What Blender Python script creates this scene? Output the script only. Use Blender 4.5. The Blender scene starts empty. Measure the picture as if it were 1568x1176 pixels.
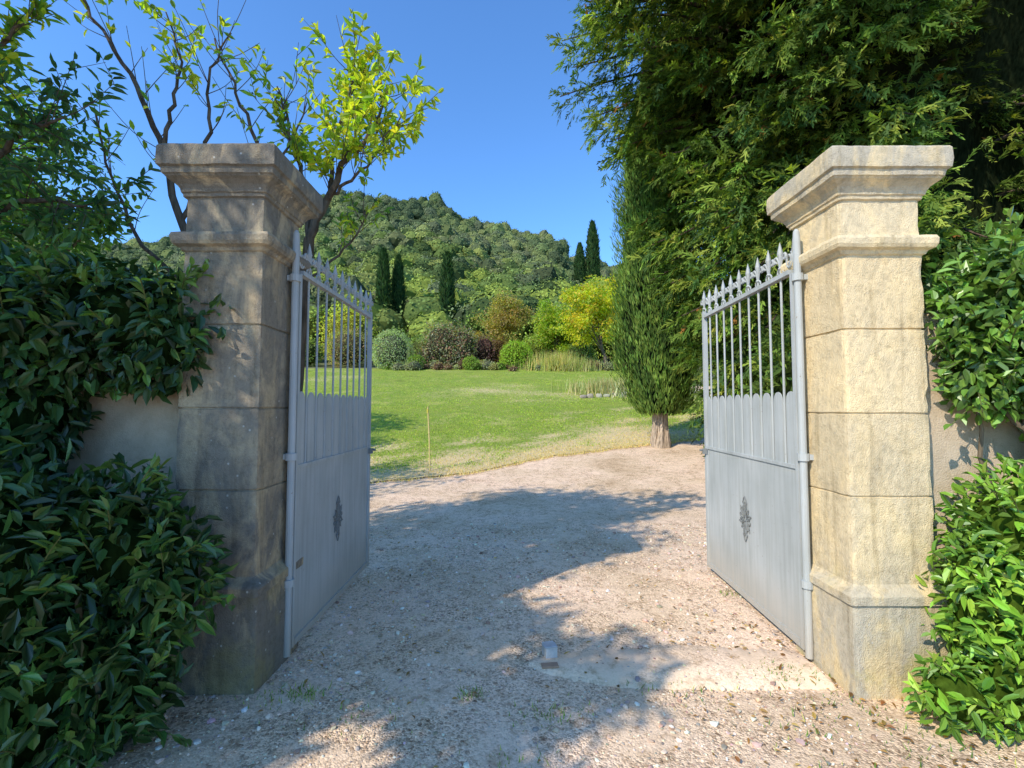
import bpy, math, numpy as np
from mathutils import Vector, Matrix
R = np.random.default_rng(11)
scene = bpy.context.scene
UP = np.array([0,0,1.0])

# ---------------------------------------------------------------- utilities
def nrm(a):
    return a/np.maximum(np.linalg.norm(a,axis=-1,keepdims=True),1e-9)
def rdir(n):
    return nrm(R.normal(size=(n,3)))
def fbm(P,f,seed=0):
    rs=np.random.default_rng(seed+100); out=np.zeros(len(P)); a=1;t=0
    for o in range(3):
        for k in range(3):
            d=nrm(rs.normal(size=3)); out+=a*np.sin(P@d*f*2*np.pi+rs.uniform(0,6.28)); t+=a
        f*=1.9;a*=.6
    return out/t*1.6

class MB:
    def __init__(s): s.v=[];s.l=[];s.c=[];s.m=[];s.col=[];s.n=0
    def add(s,V,F,C,mat=0):
        V=np.asarray(V,float).reshape(-1,3); F=np.asarray(F,int)
        C=np.asarray(C,float)
        if C.ndim==1: C=np.tile(C,(len(V),1))
        s.v.append(V);s.col.append(C);s.l.append((F+s.n).ravel());s.c.append(np.full(len(F),F.shape[1]));s.m.append(np.full(len(F),mat));s.n+=len(V)
    def obj(s,name,mats,smooth=False,loc=None,rotz=0,bevel=0):
        me=bpy.data.meshes.new(name)
        V=np.concatenate(s.v);L=np.concatenate(s.l);c=np.concatenate(s.c);m=np.concatenate(s.m);col=np.concatenate(s.col)
        me.vertices.add(len(V));me.vertices.foreach_set("co",V.astype(np.float32).ravel())
        me.loops.add(len(L));me.loops.foreach_set("vertex_index",L.astype(np.int32))
        me.polygons.add(len(c));st=np.concatenate([[0],np.cumsum(c)[:-1]])
        me.polygons.foreach_set("loop_start",st.astype(np.int32))
        me.polygons.foreach_set("material_index",m.astype(np.int32))
        me.polygons.foreach_set("use_smooth",np.full(len(c),smooth))
        me.update(calc_edges=True)
        a=me.attributes.new("Col",'FLOAT_COLOR','POINT')
        a.data.foreach_set("color",np.hstack([col,np.ones((len(col),1))]).astype(np.float32).ravel())
        if not isinstance(mats,list): mats=[mats,BARK] if m.max()>0 else [mats]
        for x in mats: me.materials.append(x)
        o=bpy.data.objects.new(name,me);scene.collection.objects.link(o)
        if loc is not None:o.location=loc
        o.rotation_euler[2]=rotz
        if bevel:
            b=o.modifiers.new("bevel",'BEVEL');b.width=bevel;b.segments=2;b.limit_method='ANGLE'
        return o

def box(mb,c,s,C=(.5,.5,.5),mat=0,rz=0):
    c=np.array(c,float);s=np.array(s,float)/2
    V=np.array([[x,y,z] for x in(-1,1) for y in(-1,1) for z in(-1,1)])*s
    if rz:
        cc,ss=math.cos(rz),math.sin(rz);V=V@np.array([[cc,ss,0],[-ss,cc,0],[0,0,1]])
    mb.add(V+c,[[0,1,3,2],[4,6,7,5],[0,4,5,1],[2,3,7,6],[0,2,6,4],[1,5,7,3]],C,mat)

def tube(mb,pts,rad,C=(.1,.08,.06),mat=1,seg=7,cap=True):
    pts=np.array(pts,float);n=len(pts)
    rad=np.array(rad,float) if np.ndim(rad) else np.full(n,rad)
    T=nrm(np.gradient(pts,axis=0))
    ref=np.array([0,0,1.0]) if abs(T[0][2])<.9 else np.array([1.0,0,0])
    a=np.linspace(0,2*np.pi,seg,endpoint=False);V=[]
    u=nrm(np.cross(T[0],ref))
    for i in range(n):
        u=nrm(u-T[i]*np.dot(u,T[i]));w=np.cross(T[i],u)
        V.append(pts[i]+rad[i]*(np.cos(a)[:,None]*u+np.sin(a)[:,None]*w))
    V=np.concatenate(V);F=[]
    for i in range(n-1):
        for k in range(seg):
            F.append([i*seg+k,i*seg+(k+1)%seg,(i+1)*seg+(k+1)%seg,(i+1)*seg+k])
    mb.add(V,F,C,mat)
    if cap:
        mb.add(V[-seg:],[list(range(seg))],C,mat); mb.add(V[:seg],[list(range(seg))[::-1]],C,mat)

def smoothpath(pts,k=4,wob=0.0):
    pts=np.array(pts,float);t=np.arange(len(pts));tt=np.linspace(0,len(pts)-1,(len(pts)-1)*k+1)
    P=np.stack([np.interp(tt,t,pts[:,i]) for i in range(3)],1)
    for _ in range(2):
        Q=P.copy();Q[1:-1]=(P[:-2]+2*P[1:-1]+P[2:])/4;P=Q
    if wob: P[1:-1]+=R.normal(size=P[1:-1].shape)*wob
    return P

def leaves(mb,P,D,N,L,W,C,fold=.2,shape=6,mat=0):
    n=len(P);D=nrm(D);S=nrm(np.cross(D,N));N2=np.cross(S,D)
    L=np.broadcast_to(L,(n,))[:,None];W=np.broadcast_to(W,(n,))[:,None]
    if shape==6:
        f=N2*fold*W
        V=np.stack([P,P+D*.28*L+S*.46*W+f,P+D*.66*L+S*.40*W+f*.8,P+D*L-N2*.12*L,P+D*.66*L-S*.40*W+f*.8,P+D*.28*L-S*.46*W+f],1)
        b=np.arange(n)[:,None]*6
        F=np.concatenate([b+[0,1,2,3],b+[0,3,4,5]]);k=6
    else:
        V=np.stack([P,P+D*.45*L+S*.5*W+N2*fold*W,P+D*L,P+D*.45*L-S*.5*W+N2*fold*W],1)
        b=np.arange(n)[:,None]*4;F=b+[0,1,2,3];k=4
    mb.add(V.reshape(-1,3),F,np.repeat(C,k,0),mat)

def colors(cols,n,var=.25,idx=None):
    cols=np.array(cols,float)
    i=R.integers(0,len(cols),n) if idx is None else idx
    c=cols[i]*(1+R.normal(size=(n,1))*var)
    c=c*(1+R.normal(size=(n,3))*.06)
    return np.clip(c,.004,.8)

def ico(sub):
    import bmesh
    bm=bmesh.new();bmesh.ops.create_icosphere(bm,subdivisions=sub,radius=1)
    V=np.array([v.co[:] for v in bm.verts]);F=np.array([[v.index for v in f.verts] for f in bm.faces]);bm.free();return V,F
ICO1=ico(1);ICO2=ico(2);ICO3=ico(3)

def bush(mb,ells,n,L,W,cols,droop=.3,core=.74,shape=6,corecol=None,depth=.3,noise=.18,freq=1.2,rand=.7,loose=.06):
    areas=np.array([ (e[3]*e[4]+e[4]*e[5]+e[3]*e[5]) for e in ells]);areas=areas/areas.sum()
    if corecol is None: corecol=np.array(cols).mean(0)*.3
    for k,e in enumerate(ells):
        c=np.array(e[:3]);r=np.array(e[3:6]);m=int(n*areas[k]);u=rdir(m)
        rr=1-depth*R.random(m)**1.6+loose*R.normal(size=m)
        P=c+u*r*rr[:,None]
        P=c+(P-c)*(1+noise*fbm(P,freq,k))[:,None]
        keep=np.ones(m,bool)
        for j,e2 in enumerate(ells):
            if j!=k:
                q=((P-np.array(e2[:3]))/np.array(e2[3:6]));keep&=(q**2).sum(1)>.55
        keep&=P[:,2]>terrain(P[:,0],P[:,1])+.02
        P=P[keep];u=u[keep];m=len(P)
        out=nrm(u/r)
        D=nrm(out*.5+rdir(m)*rand-UP*droop)
        N=nrm(out+UP*.6+rdir(m)*.5)
        ci=(fbm(P,freq*1.5,k+5)*.5+.5+R.normal(size=m)*.25)
        idx=np.clip((ci*len(cols)).astype(int),0,len(cols)-1)
        C=colors(cols,m,.2,idx)
        leaves(mb,P,D,N,L*(.6+.7*R.random(m)),W*(.7+.5*R.random(m)),C,shape=shape)
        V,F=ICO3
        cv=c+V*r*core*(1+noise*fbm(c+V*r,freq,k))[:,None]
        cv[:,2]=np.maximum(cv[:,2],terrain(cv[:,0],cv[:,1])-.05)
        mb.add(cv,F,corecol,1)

# ---------------------------------------------------------------- terrain
YP=np.array([-2000,6.5,8,9,10.5,12,13.2,15,20,25,30,35,40,50]);ZP=np.array([0,0,.01,.05,.17,.34,.49,.75,1.62,2.6,3.6,4.5,5.2,6.5])
yd=np.linspace(-10,50,1201);zd=np.interp(yd,YP,ZP)
for _ in range(40):
    z2=zd.copy();z2[1:-1]=(zd[:-2]+zd[1:-1]+zd[2:])/3;zd=z2
RX=np.array([-600,-245,-200,-170,-140,-115,-92,-60,-38,-20,0,20,27,48,100,250,600])
RZ=np.array([50,80,76,76,84,94,98,99,97,88,82,80,68,65,58,50,40.])
def terrain(X,Y):
    X=np.asarray(X,float);Y=np.asarray(Y,float)
    z=np.interp(Y,yd,zd)
    t=np.clip((Y-50)/170,0,1)
    Xr=X*220/np.clip(Y,60,220)
    hr=np.interp(Xr,RX,RZ)
    P=np.stack([X,Y,0*X],-1).reshape(-1,3)
    nz=fbm(P,.012,3).reshape(X.shape)*4*np.clip(t*3,0,1)*np.clip((230-Y)/60,0,1)
    z=z+(hr-6.5)*t**1.15+nz
    back=np.clip((Y-220)/180,0,1);z=z*(1-back*back*(3-2*back))
    return z

# ---------------------------------------------------------------- materials
def newmat(name):
    m=bpy.data.materials.new(name);m.use_nodes=True;nt=m.node_tree;nt.nodes.clear()
    return m,nt,nt.nodes,nt.links
def nd(N,t,**k):
    n=N.new(t)
    for a,b in k.items():
        if a in n.inputs.keys(): n.inputs[a].default_value=b
        else: setattr(n,a,b)
    return n
def ramp(N,stops):
    r=N.new("ShaderNodeValToRGB");e=r.color_ramp.elements
    e[0].position=stops[0][0];e[0].color=(*stops[0][1],1);e[1].position=stops[-1][0];e[1].color=(*stops[-1][1],1)
    for p,c in stops[1:-1]:
        x=e.new(p);x.color=(*c,1)
    return r
def mixc(N,L,a,b,f,mode='MIX'):
    m=N.new("ShaderNodeMix");m.data_type='RGBA';m.blend_type=mode
    for s,v in((6,a),(7,b),(0,f)):
        if hasattr(v,'is_linked') or hasattr(v,'links'): L.new(v,m.inputs[s])
        elif isinstance(v,(int,float)): m.inputs[s].default_value=v
        else: m.inputs[s].default_value=(*v,1)
    return m.outputs[2]

def leafmat(name,rough=.5,tr=.35,spec=.4,gain=1.0,gloss=True):
    m,nt,N,L=newmat(name)
    at=nd(N,"ShaderNodeAttribute",attribute_name="Col")
    c=mixc(N,L,at.outputs["Color"],(gain,gain,gain),1.0,'MULTIPLY')
    if gloss:
        p=nd(N,"ShaderNodeBsdfPrincipled",Roughness=rough);p.inputs["Specular IOR Level"].default_value=spec;L.new(c,p.inputs["Base Color"])
    else:
        p=N.new("ShaderNodeBsdfDiffuse");L.new(c,p.inputs[0])
    out=p.outputs[0]
    if tr>0:
        t=N.new("ShaderNodeBsdfTranslucent")
        tc=mixc(N,L,c,(1.6,1.8,.6),1.0,'MULTIPLY');L.new(tc,t.inputs[0])
        mx=nd(N,"ShaderNodeMixShader");mx.inputs[0].default_value=tr;L.new(p.outputs[0],mx.inputs[1]);L.new(t.outputs[0],mx.inputs[2]);out=mx.outputs[0]
    o=N.new("ShaderNodeOutputMaterial");L.new(out,o.inputs[0]);return m
def barkmat():
    m,nt,N,L=newmat("bark")
    at=nd(N,"ShaderNodeAttribute",attribute_name="Col");co=nd(N,"ShaderNodeTexCoord")
    mp=N.new("ShaderNodeMapping");mp.inputs["Scale"].default_value=(1,1,.25);L.new(co.outputs["Object"],mp.inputs[0])
    ns=nd(N,"ShaderNodeTexNoise",Scale=25.,Detail=4.);L.new(mp.outputs[0],ns.inputs["Vector"])
    rp=ramp(N,[(.3,(.45,.45,.45)),(.7,(1.4,1.35,1.3))]);L.new(ns.outputs[0],rp.inputs[0])
    c=mixc(N,L,at.outputs["Color"],rp.outputs[0],1.0,'MULTIPLY')
    p=nd(N,"ShaderNodeBsdfDiffuse");L.new(c,p.inputs[0])
    b=nd(N,"ShaderNodeBump",Strength=.6,Distance=.02);L.new(ns.outputs[0],b.inputs["Height"]);L.new(b.outputs[0],p.inputs["Normal"])
    o=N.new("ShaderNodeOutputMaterial");L.new(p.outputs[0],o.inputs[0]);return m
LAUREL=leafmat("laurel_leaf",.34,.15,.5,gain=1.25);LEAF=leafmat("broad_leaf",.42,.5,.35,gain=1.45);CONIF=leafmat("conifer_leaf",tr=.28,gain=1.6,gloss=False);FAR=leafmat("forest_foliage",tr=0,gain=1.7,gloss=False)
GRASS=leafmat("grass_blade",tr=.3,gain=1.35,gloss=False);BARK=barkmat()

def stonemat(name,base,grey,lichen,greyamt):
    m,nt,N,L=newmat(name);co=N.new("ShaderNodeTexCoord");P=co.outputs["Object"]
    n1=nd(N,"ShaderNodeTexNoise",Scale=2.2,Detail=6.,Roughness=.65);L.new(P,n1.inputs["Vector"])
    n2=nd(N,"ShaderNodeTexNoise",Scale=28.,Detail=8.,Roughness=.75);L.new(P,n2.inputs["Vector"])
    n3=nd(N,"ShaderNodeTexNoise",Scale=160.,Detail=3.);L.new(P,n3.inputs["Vector"])
    n4=nd(N,"ShaderNodeTexNoise",Scale=4.,Detail=6.,Roughness=.65);n4.inputs["Distortion"].default_value=.6
    mp4=N.new("ShaderNodeMapping");mp4.inputs["Scale"].default_value=(1.5,1.5,.7);L.new(P,mp4.inputs[0]);L.new(mp4.outputs[0],n4.inputs["Vector"])
    # vertical rain streaks
    n6=nd(N,"ShaderNodeTexNoise",Scale=9.,Detail=5.,Roughness=.6);mp6=N.new("ShaderNodeMapping");mp6.inputs["Scale"].default_value=(1.6,1.6,.12);L.new(P,mp6.inputs[0]);L.new(mp6.outputs[0],n6.inputs["Vector"])
    vs=nd(N,"ShaderNodeTexVoronoi",Scale=14.);L.new(P,vs.inputs["Vector"])
    sx=N.new("ShaderNodeSeparateXYZ");L.new(P,sx.inputs[0])
    bases=ramp(N,[(.25,tuple(x*.84 for x in base)),(.5,base),(.75,tuple(min(1,x*1.1) for x in base))]);L.new(n1.outputs[0],bases.inputs[0])
    mr=nd(N,"ShaderNodeMath",operation='DIVIDE');L.new(sx.outputs[2],mr.inputs[0]);mr.inputs[1].default_value=3.05
    # each course is a different block of stone
    blk=ramp(N,[(0,(.90,.90,.88)),(.17,(1.0,.99,.96)),(.357,(.92,.91,.90)),(.508,(1.05,1.03,1.0)),(.664,(.97,.94,.90)),(.80,(1.06,1.06,1.06)),(.94,(.93,.94,.95))]);blk.color_ramp.interpolation='CONSTANT';L.new(mr.outputs[0],blk.inputs[0])
    zr=ramp(N,[(0,(1,)*3),(.17,(.75,)*3),(.24,(.35,)*3),(.3,(.2,)*3),(.75,(.12,)*3),(.90,(.35,)*3),(.95,(1,)*3)]);L.new(mr.outputs[0],zr.inputs[0])
    g=ramp(N,[(.38,(0,0,0)),(.56,(1,1,1))]);L.new(n4.outputs[0],g.inputs[0])
    ga=nd(N,"ShaderNodeMath",operation='ADD');L.new(zr.outputs[0],ga.inputs[0]);ga.inputs[1].default_value=greyamt
    gm=nd(N,"ShaderNodeMath",operation='MULTIPLY');L.new(g.outputs[0],gm.inputs[0]);L.new(ga.outputs[0],gm.inputs[1]);gm.use_clamp=True
    c=mixc(N,L,bases.outputs[0],blk.outputs[0],1.0,'MULTIPLY')
    c=mixc(N,L,c,grey,gm.outputs[0])
    lr=ramp(N,[(0,(1,)*3),(.18,(.7,)*3),(.24,(0,)*3)]);L.new(mr.outputs[0],lr.inputs[0])
    l2=ramp(N,[(.5,(0,)*3),(.62,(.8,)*3)]);L.new(n1.outputs[0],l2.inputs[0])
    lm=nd(N,"ShaderNodeMath",operation='MULTIPLY');L.new(lr.outputs[0],lm.inputs[0]);L.new(l2.outputs[0],lm.inputs[1])
    c=mixc(N,L,c,lichen,lm.outputs[0])
    st=ramp(N,[(.30,(.66,.64,.60)),(.46,(1,1,1))]);L.new(n6.outputs[0],st.inputs[0]);c=mixc(N,L,c,st.outputs[0],.75,'MULTIPLY')
    fr=ramp(N,[(.3,(.68,)*3),(.5,(1,)*3),(.7,(1.12,)*3)]);L.new(n2.outputs[0],fr.inputs[0]);c=mixc(N,L,c,fr.outputs[0],1.0,'MULTIPLY')
    vr=ramp(N,[(0,(1,)*3),(.06,(1,)*3),(.11,(0,)*3)]);L.new(vs.outputs[0],vr.inputs[0])
    sp=nd(N,"ShaderNodeMath",operation='MULTIPLY');L.new(vr.outputs[0],sp.inputs[0]);L.new(gm.outputs[0],sp.inputs[1])
    c=mixc(N,L,c,(.5,.48,.42),sp.outputs[0])
    p=nd(N,"ShaderNodeBsdfPrincipled",Roughness=.92);p.inputs["Specular IOR Level"].default_value=.15;L.new(c,p.inputs["Base Color"])
    hs=nd(N,"ShaderNodeMath",operation='ADD');L.new(n2.outputs[0],hs.inputs[0]);L.new(n3.outputs[0],hs.inputs[1])
    b=nd(N,"ShaderNodeBump",Strength=.75,Distance=.009);L.new(hs.outputs[0],b.inputs["Height"]);L.new(b.outputs[0],p.inputs["Normal"])
    o=N.new("ShaderNodeOutputMaterial");L.new(p.outputs[0],o.inputs[0]);return m
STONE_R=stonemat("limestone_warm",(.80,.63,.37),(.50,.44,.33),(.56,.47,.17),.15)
STONE_L=stonemat("limestone_weathered_shaded",(.48,.385,.25),(.22,.195,.155),(.30,.25,.12),.70)  # weathered stone, base and grey also darkened to carry this pillar's shade

def groundmat(name,kind):
    m,nt,N,L=newmat(name);co=N.new("ShaderNodeTexCoord");P=co.outputs["Object"]
    n1=nd(N,"ShaderNodeTexNoise",Scale=.7,Detail=6.,Roughness=.6);L.new(P,n1.inputs["Vector"])
    n2=nd(N,"ShaderNodeTexNoise",Scale=9.,Detail=8.,Roughness=.75);L.new(P,n2.inputs["Vector"])
    p=nd(N,"ShaderNodeBsdfPrincipled",Roughness=.95);p.inputs["Specular IOR Level"].default_value=.1
    b=nd(N,"ShaderNodeBump",Strength=.7,Distance=.02)
    if kind in('gravel','concrete'):
        v=nd(N,"ShaderNodeTexVoronoi",Scale=110.);L.new(P,v.inputs["Vector"])
        v2=nd(N,"ShaderNodeTexVoronoi",Scale=55.);L.new(P,v2.inputs["Vector"])
        n5=nd(N,"ShaderNodeTexNoise",Scale=2.6,Detail=5.,Roughness=.6);n5.inputs["Distortion"].default_value=.8;L.new(P,n5.inputs["Vector"])
        k=1.0 if kind=='gravel' else 1.06
        r1=ramp(N,[(.3,(.58*k,.42*k,.27*k)),(.45,(.75*k,.565*k,.39*k)),(.6,(.84*k,.63*k,.46*k)),(.75,(.62*k,.45*k,.31*k))]);L.new(n1.outputs[0],r1.inputs[0])
        bw=N.new("ShaderNodeSeparateColor");L.new(v.outputs["Color"],bw.inputs[0])
        bw2=N.new("ShaderNodeSeparateColor");L.new(v2.outputs["Color"],bw2.inputs[0])
        r2=ramp(N,[(0,(.48,.44,.41)),(.5,(1,.97,.95)),(1,(1.22,1.2,1.18))]);L.new(bw.outputs[0],r2.inputs[0])
        r2b=ramp(N,[(0,(.50,.45,.40)),(.25,(1,1,1)),(1,(1.08,1.08,1.06))]);L.new(bw2.outputs[0],r2b.inputs[0])
        lo=.35 if kind=='gravel' else .1;hi=1. if kind=='gravel' else .45
        wr=ramp(N,[(.40,(lo,)*3),(.60,(hi,)*3)]);L.new(n5.outputs[0],wr.inputs[0])
        c=mixc(N,L,r1.outputs[0],r2.outputs[0],wr.outputs[0],'MULTIPLY')
        c=mixc(N,L,c,r2b.outputs[0],wr.outputs[0],'MULTIPLY')
        r3=ramp(N,[(.32,(.58,.52,.44)),(.48,(1,1,1)),(.7,(1.06,1.05,1.03))]);L.new(n2.outputs[0],r3.inputs[0]);c=mixc(N,L,c,r3.outputs[0],1.0,'MULTIPLY')
        ad=nd(N,"ShaderNodeMath",operation='ADD');L.new(v.outputs[0],ad.inputs[0]);L.new(v2.outputs[0],ad.inputs[1])
        ml=nd(N,"ShaderNodeMath",operation='MULTIPLY');L.new(ad.outputs[0],ml.inputs[0]);L.new(wr.outputs[0],ml.inputs[1])
        L.new(ml.outputs[0],b.inputs["Height"]);b.inputs["Distance"].default_value=.009;b.invert=True
    elif kind=='lawn':
        at=nd(N,"ShaderNodeAttribute",attribute_name="Col");sp=N.new("ShaderNodeSeparateColor");L.new(at.outputs["Color"],sp.inputs[0])
        n3=nd(N,"ShaderNodeTexNoise",Scale=60.,Detail=4.);L.new(P,n3.inputs["Vector"])
        r1=ramp(N,[(.3,(.18,.24,.04)),(.42,(.30,.35,.065)),(.55,(.22,.30,.05)),(.70,(.42,.42,.12))]);L.new(n1.outputs[0],r1.inputs[0])
        r3=ramp(N,[(.3,(.6,.62,.55)),(.7,(1.25,1.22,1.2))]);L.new(n3.outputs[0],r3.inputs[0]);c=mixc(N,L,r1.outputs[0],r3.outputs[0],1.0,'MULTIPLY')
        a=nd(N,"ShaderNodeMath",operation='ADD');L.new(n2.outputs[0],a.inputs[0]);L.new(sp.outputs[0],a.inputs[1])
        r4=ramp(N,[(.62,(0,)*3),(.85,(1,)*3)]);L.new(a.outputs[0],r4.inputs[0])
        c=mixc(N,L,c,(.64,.50,.27),r4.outputs[0])
        L.new(n3.outputs[0],b.inputs["Height"]);b.inputs["Distance"].default_value=.04
    elif kind=='wild':
        r1=ramp(N,[(.3,(.07,.09,.03)),(.5,(.13,.14,.06)),(.7,(.22,.19,.11))]);L.new(n2.outputs[0],r1.inputs[0]);c=r1.outputs[0]
        L.new(n2.outputs[0],b.inputs["Height"]);b.inputs["Distance"].default_value=.1
    elif kind=='plaster':
        n3=nd(N,"ShaderNodeTexNoise",Scale=120.,Detail=6.);L.new(P,n3.inputs["Vector"])
        r1=ramp(N,[(.3,(.52,.40,.27)),(.6,(.64,.51,.37))]);L.new(n1.outputs[0],r1.inputs[0])
        r3=ramp(N,[(.3,(.8,.78,.75)),(.6,(1.02,)*3)]);L.new(n2.outputs[0],r3.inputs[0]);c=mixc(N,L,r1.outputs[0],r3.outputs[0],1.0,'MULTIPLY')
        L.new(n3.outputs[0],b.inputs["Height"]);b.inputs["Distance"].default_value=.008
    L.new(c,p.inputs["Base Color"]);L.new(b.outputs[0],p.inputs["Normal"])
    o=N.new("ShaderNodeOutputMaterial");L.new(p.outputs[0],o.inputs[0]);return m
GRAVEL=groundmat("gravel",'gravel');LAWN=groundmat("lawn_turf",'lawn');WILD=groundmat("rough_ground",'wild');CONC=groundmat("concrete",'concrete');PLAST=groundmat("lime_plaster",'plaster')
def vcol(name,rough=.9,spec=.2,metal=0):
    m,nt,N,L=newmat(name);at=nd(N,"ShaderNodeAttribute",attribute_name="Col");co=N.new("ShaderNodeTexCoord")
    ns=nd(N,"ShaderNodeTexNoise",Scale=18.,Detail=5.,Roughness=.7);L.new(co.outputs["Object"],ns.inputs["Vector"])
    rp=ramp(N,[(.3,(.78,)*3),(.7,(1.15,)*3)]);L.new(ns.outputs[0],rp.inputs[0]);c=mixc(N,L,at.outputs["Color"],rp.outputs[0],1.0,'MULTIPLY')
    p=nd(N,"ShaderNodeBsdfPrincipled",Roughness=rough,Metallic=metal);p.inputs["Specular IOR Level"].default_value=spec;L.new(c,p.inputs["Base Color"])
    b=nd(N,"ShaderNodeBump",Strength=.3,Distance=.004);L.new(ns.outputs[0],b.inputs["Height"]);L.new(b.outputs[0],p.inputs["Normal"])
    o=N.new("ShaderNodeOutputMaterial");L.new(p.outputs[0],o.inputs[0]);return m
PEB=vcol("pebble");
def gatemat(name="grey_gate_paint",k=1.0):
    m,nt,N,L=newmat(name);co=N.new("ShaderNodeTexCoord");P=co.outputs["Object"]
    n1=nd(N,"ShaderNodeTexNoise",Scale=2.5,Detail=6.);L.new(P,n1.inputs["Vector"])
    mp=N.new("ShaderNodeMapping");mp.inputs["Scale"].default_value=(20,20,1.2);L.new(P,mp.inputs[0])
    n2=nd(N,"ShaderNodeTexNoise",Scale=1.5,Detail=5.);L.new(mp.outputs[0],n2.inputs["Vector"])
    n3=nd(N,"ShaderNodeTexNoise",Scale=45.,Detail=6.,Roughness=.7);L.new(P,n3.inputs["Vector"])
    r=ramp(N,[(.3,(.38*k,.40*k,.39*k)),(.7,(.47*k,.485*k,.475*k))]);L.new(n1.outputs[0],r.inputs[0])
    r2=ramp(N,[(.35,(.88,.88,.86)),(.6,(1.02,)*3)]);L.new(n2.outputs[0],r2.inputs[0]);c=mixc(N,L,r.outputs[0],r2.outputs[0],1.0,'MULTIPLY')
    r3=ramp(N,[(.65,(0,)*3),(.70,(1,)*3)]);L.new(n3.outputs[0],r3.inputs[0]);c=mixc(N,L,c,(.24,.17,.12),r3.outputs[0])
    sx=N.new("ShaderNodeSeparateXYZ");L.new(P,sx.inputs[0])
    dz=ramp(N,[(0,(1,)*3),(.4,(0,)*3)]);L.new(sx.outputs[2],dz.inputs[0])
    dm=nd(N,"ShaderNodeMath",operation='MULTIPLY');L.new(dz.outputs[0],dm.inputs[0]);L.new(n2.outputs[0],dm.inputs[1])
    c=mixc(N,L,c,(.42,.34,.24),dm.outputs[0])
    p=nd(N,"ShaderNodeBsdfPrincipled",Roughness=.75);p.inputs["Specular IOR Level"].default_value=.12;L.new(c,p.inputs["Base Color"])
    b=nd(N,"ShaderNodeBump",Strength=.35,Distance=.014);L.new(n1.outputs[0],b.inputs["Height"]);L.new(b.outputs[0],p.inputs["Normal"])
    o=N.new("ShaderNodeOutputMaterial");L.new(p.outputs[0],o.inputs[0]);return m
GATE=gatemat();GATEORN=gatemat("ornament_paint_shaded",.5);RUST=vcol("rusty_iron",.7,.3,.0)  # ornament is the same gate grey, darkened to paint in its shadows

# ---------------------------------------------------------------- ground sheets
def sheet(name,xs,ys,off,mat,colf=None,yfun=None,sm=True):
    X,Y=np.meshgrid(xs,ys)
    if yfun is not None: X,Y=yfun(X,Y)
    Z=terrain(X,Y)+off(X,Y)
    V=np.stack([X,Y,Z],-1).reshape(-1,3);nx=len(xs);ny=len(ys)
    i=(np.arange(ny-1)[:,None]*nx+np.arange(nx-1)[None]).ravel()
    F=np.stack([i,i+1,i+nx+1,i+nx],1)
    mb=MB();C=np.zeros((len(V),3)) if colf is None else colf(X,Y).reshape(-1,3)
    mb.add(V,F,C);return mb.obj(name,mat,smooth=sm)
xs=np.concatenate([[-3000,-1500,-800,-500],np.arange(-400,-60,8),np.arange(-60,60,2.),np.arange(60,400,8),[400,500,800,1500,3000]])
ys=np.concatenate([[-3000,-1000,-300,-100,-40,-15],np.arange(-8,40,.5),np.arange(40,240,3),np.arange(240,420,12),[500,800,1500,3000]])
sheet("ground",xs,ys,lambda X,Y:np.where((Y<34)&(np.abs(X)<26),-.10,0.),WILD)
def goff(X,Y):
    P=np.stack([X,Y,0*X],-1).reshape(-1,3);return (fbm(P,.5,9)*.010+fbm(P,2.2,19)*.004).reshape(X.shape)*np.clip((9-Y)/3,0,1)-0.004*(Y>9)
sheet("gravel_driveway",np.concatenate([np.arange(-22,-4,1.),np.arange(-4,5,.1),np.arange(5,24,1.)]),np.concatenate([np.arange(-14,0,1.),np.arange(0,8,.1),np.arange(8,26,.25)]),goff,GRAVEL)
EX=np.array([-20,-8,-2.8,-.64,1.1,3.9,5.6,9]);EY=np.array([8,8.5,9.3,10.5,11.9,13.3,14.3,16.5])
def yn(X):
    P=np.stack([X,0*X,0*X],-1).reshape(-1,3)
    return np.interp(X,EX,EY)+fbm(P,.6,4).reshape(X.shape)*.22
def lawnmap(X,T):
    y0=yn(X);return X,y0+(35-y0)*T**1.5
def lawncol(X,Y):
    d=Y-yn(X);P=np.stack([X,Y,0*X],-1).reshape(-1,3);f=fbm(P,.12,8).reshape(X.shape);f2=fbm(P,.5,28).reshape(X.shape)
    e=.50*np.exp(-np.clip(d,0,99)/1.2)+np.clip(f2+.12,0,1)*.40*np.exp(-np.clip(d,0,99)/6)+np.clip(f-.1,0,1)*.22+.03+np.exp(-((X-3.6)**2+(Y-14.8)**2)/3.)*.25
    return np.stack([e,e,e],-1)
sheet("lawn",np.arange(-19,9.01,.2),np.linspace(0,1,140),lambda X,Y:.02+0*X,LAWN,lawncol,yfun=lawnmap)
mb=MB();xx=np.linspace(.10,1.80,60);ta=np.clip((xx-.10)/.5,0,1)**.6
e1=2.9-(.22*ta)+np.array([R.normal()*.008 for x in xx]);e2=2.93+.20*ta+np.array([math.sin(x*6+1)*.03+R.normal()*.012 for x in xx])
m=60;V=np.concatenate([np.stack([xx,e1,0*xx-.02],1),np.stack([xx,e1+.015,0*xx+.012],1),np.stack([xx,(e1+e2)/2,0*xx+.018],1),np.stack([xx,e2-.02,0*xx+.010],1),np.stack([xx,e2+.02,0*xx-.02],1)])
F=[[r*m+i,r*m+i+1,(r+1)*m+i+1,(r+1)*m+i] for r in range(4) for i in range(m-1)]
mb.add(V,F,(.5,.5,.5));mb.obj("concrete_threshold",CONC,smooth=True)
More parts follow.
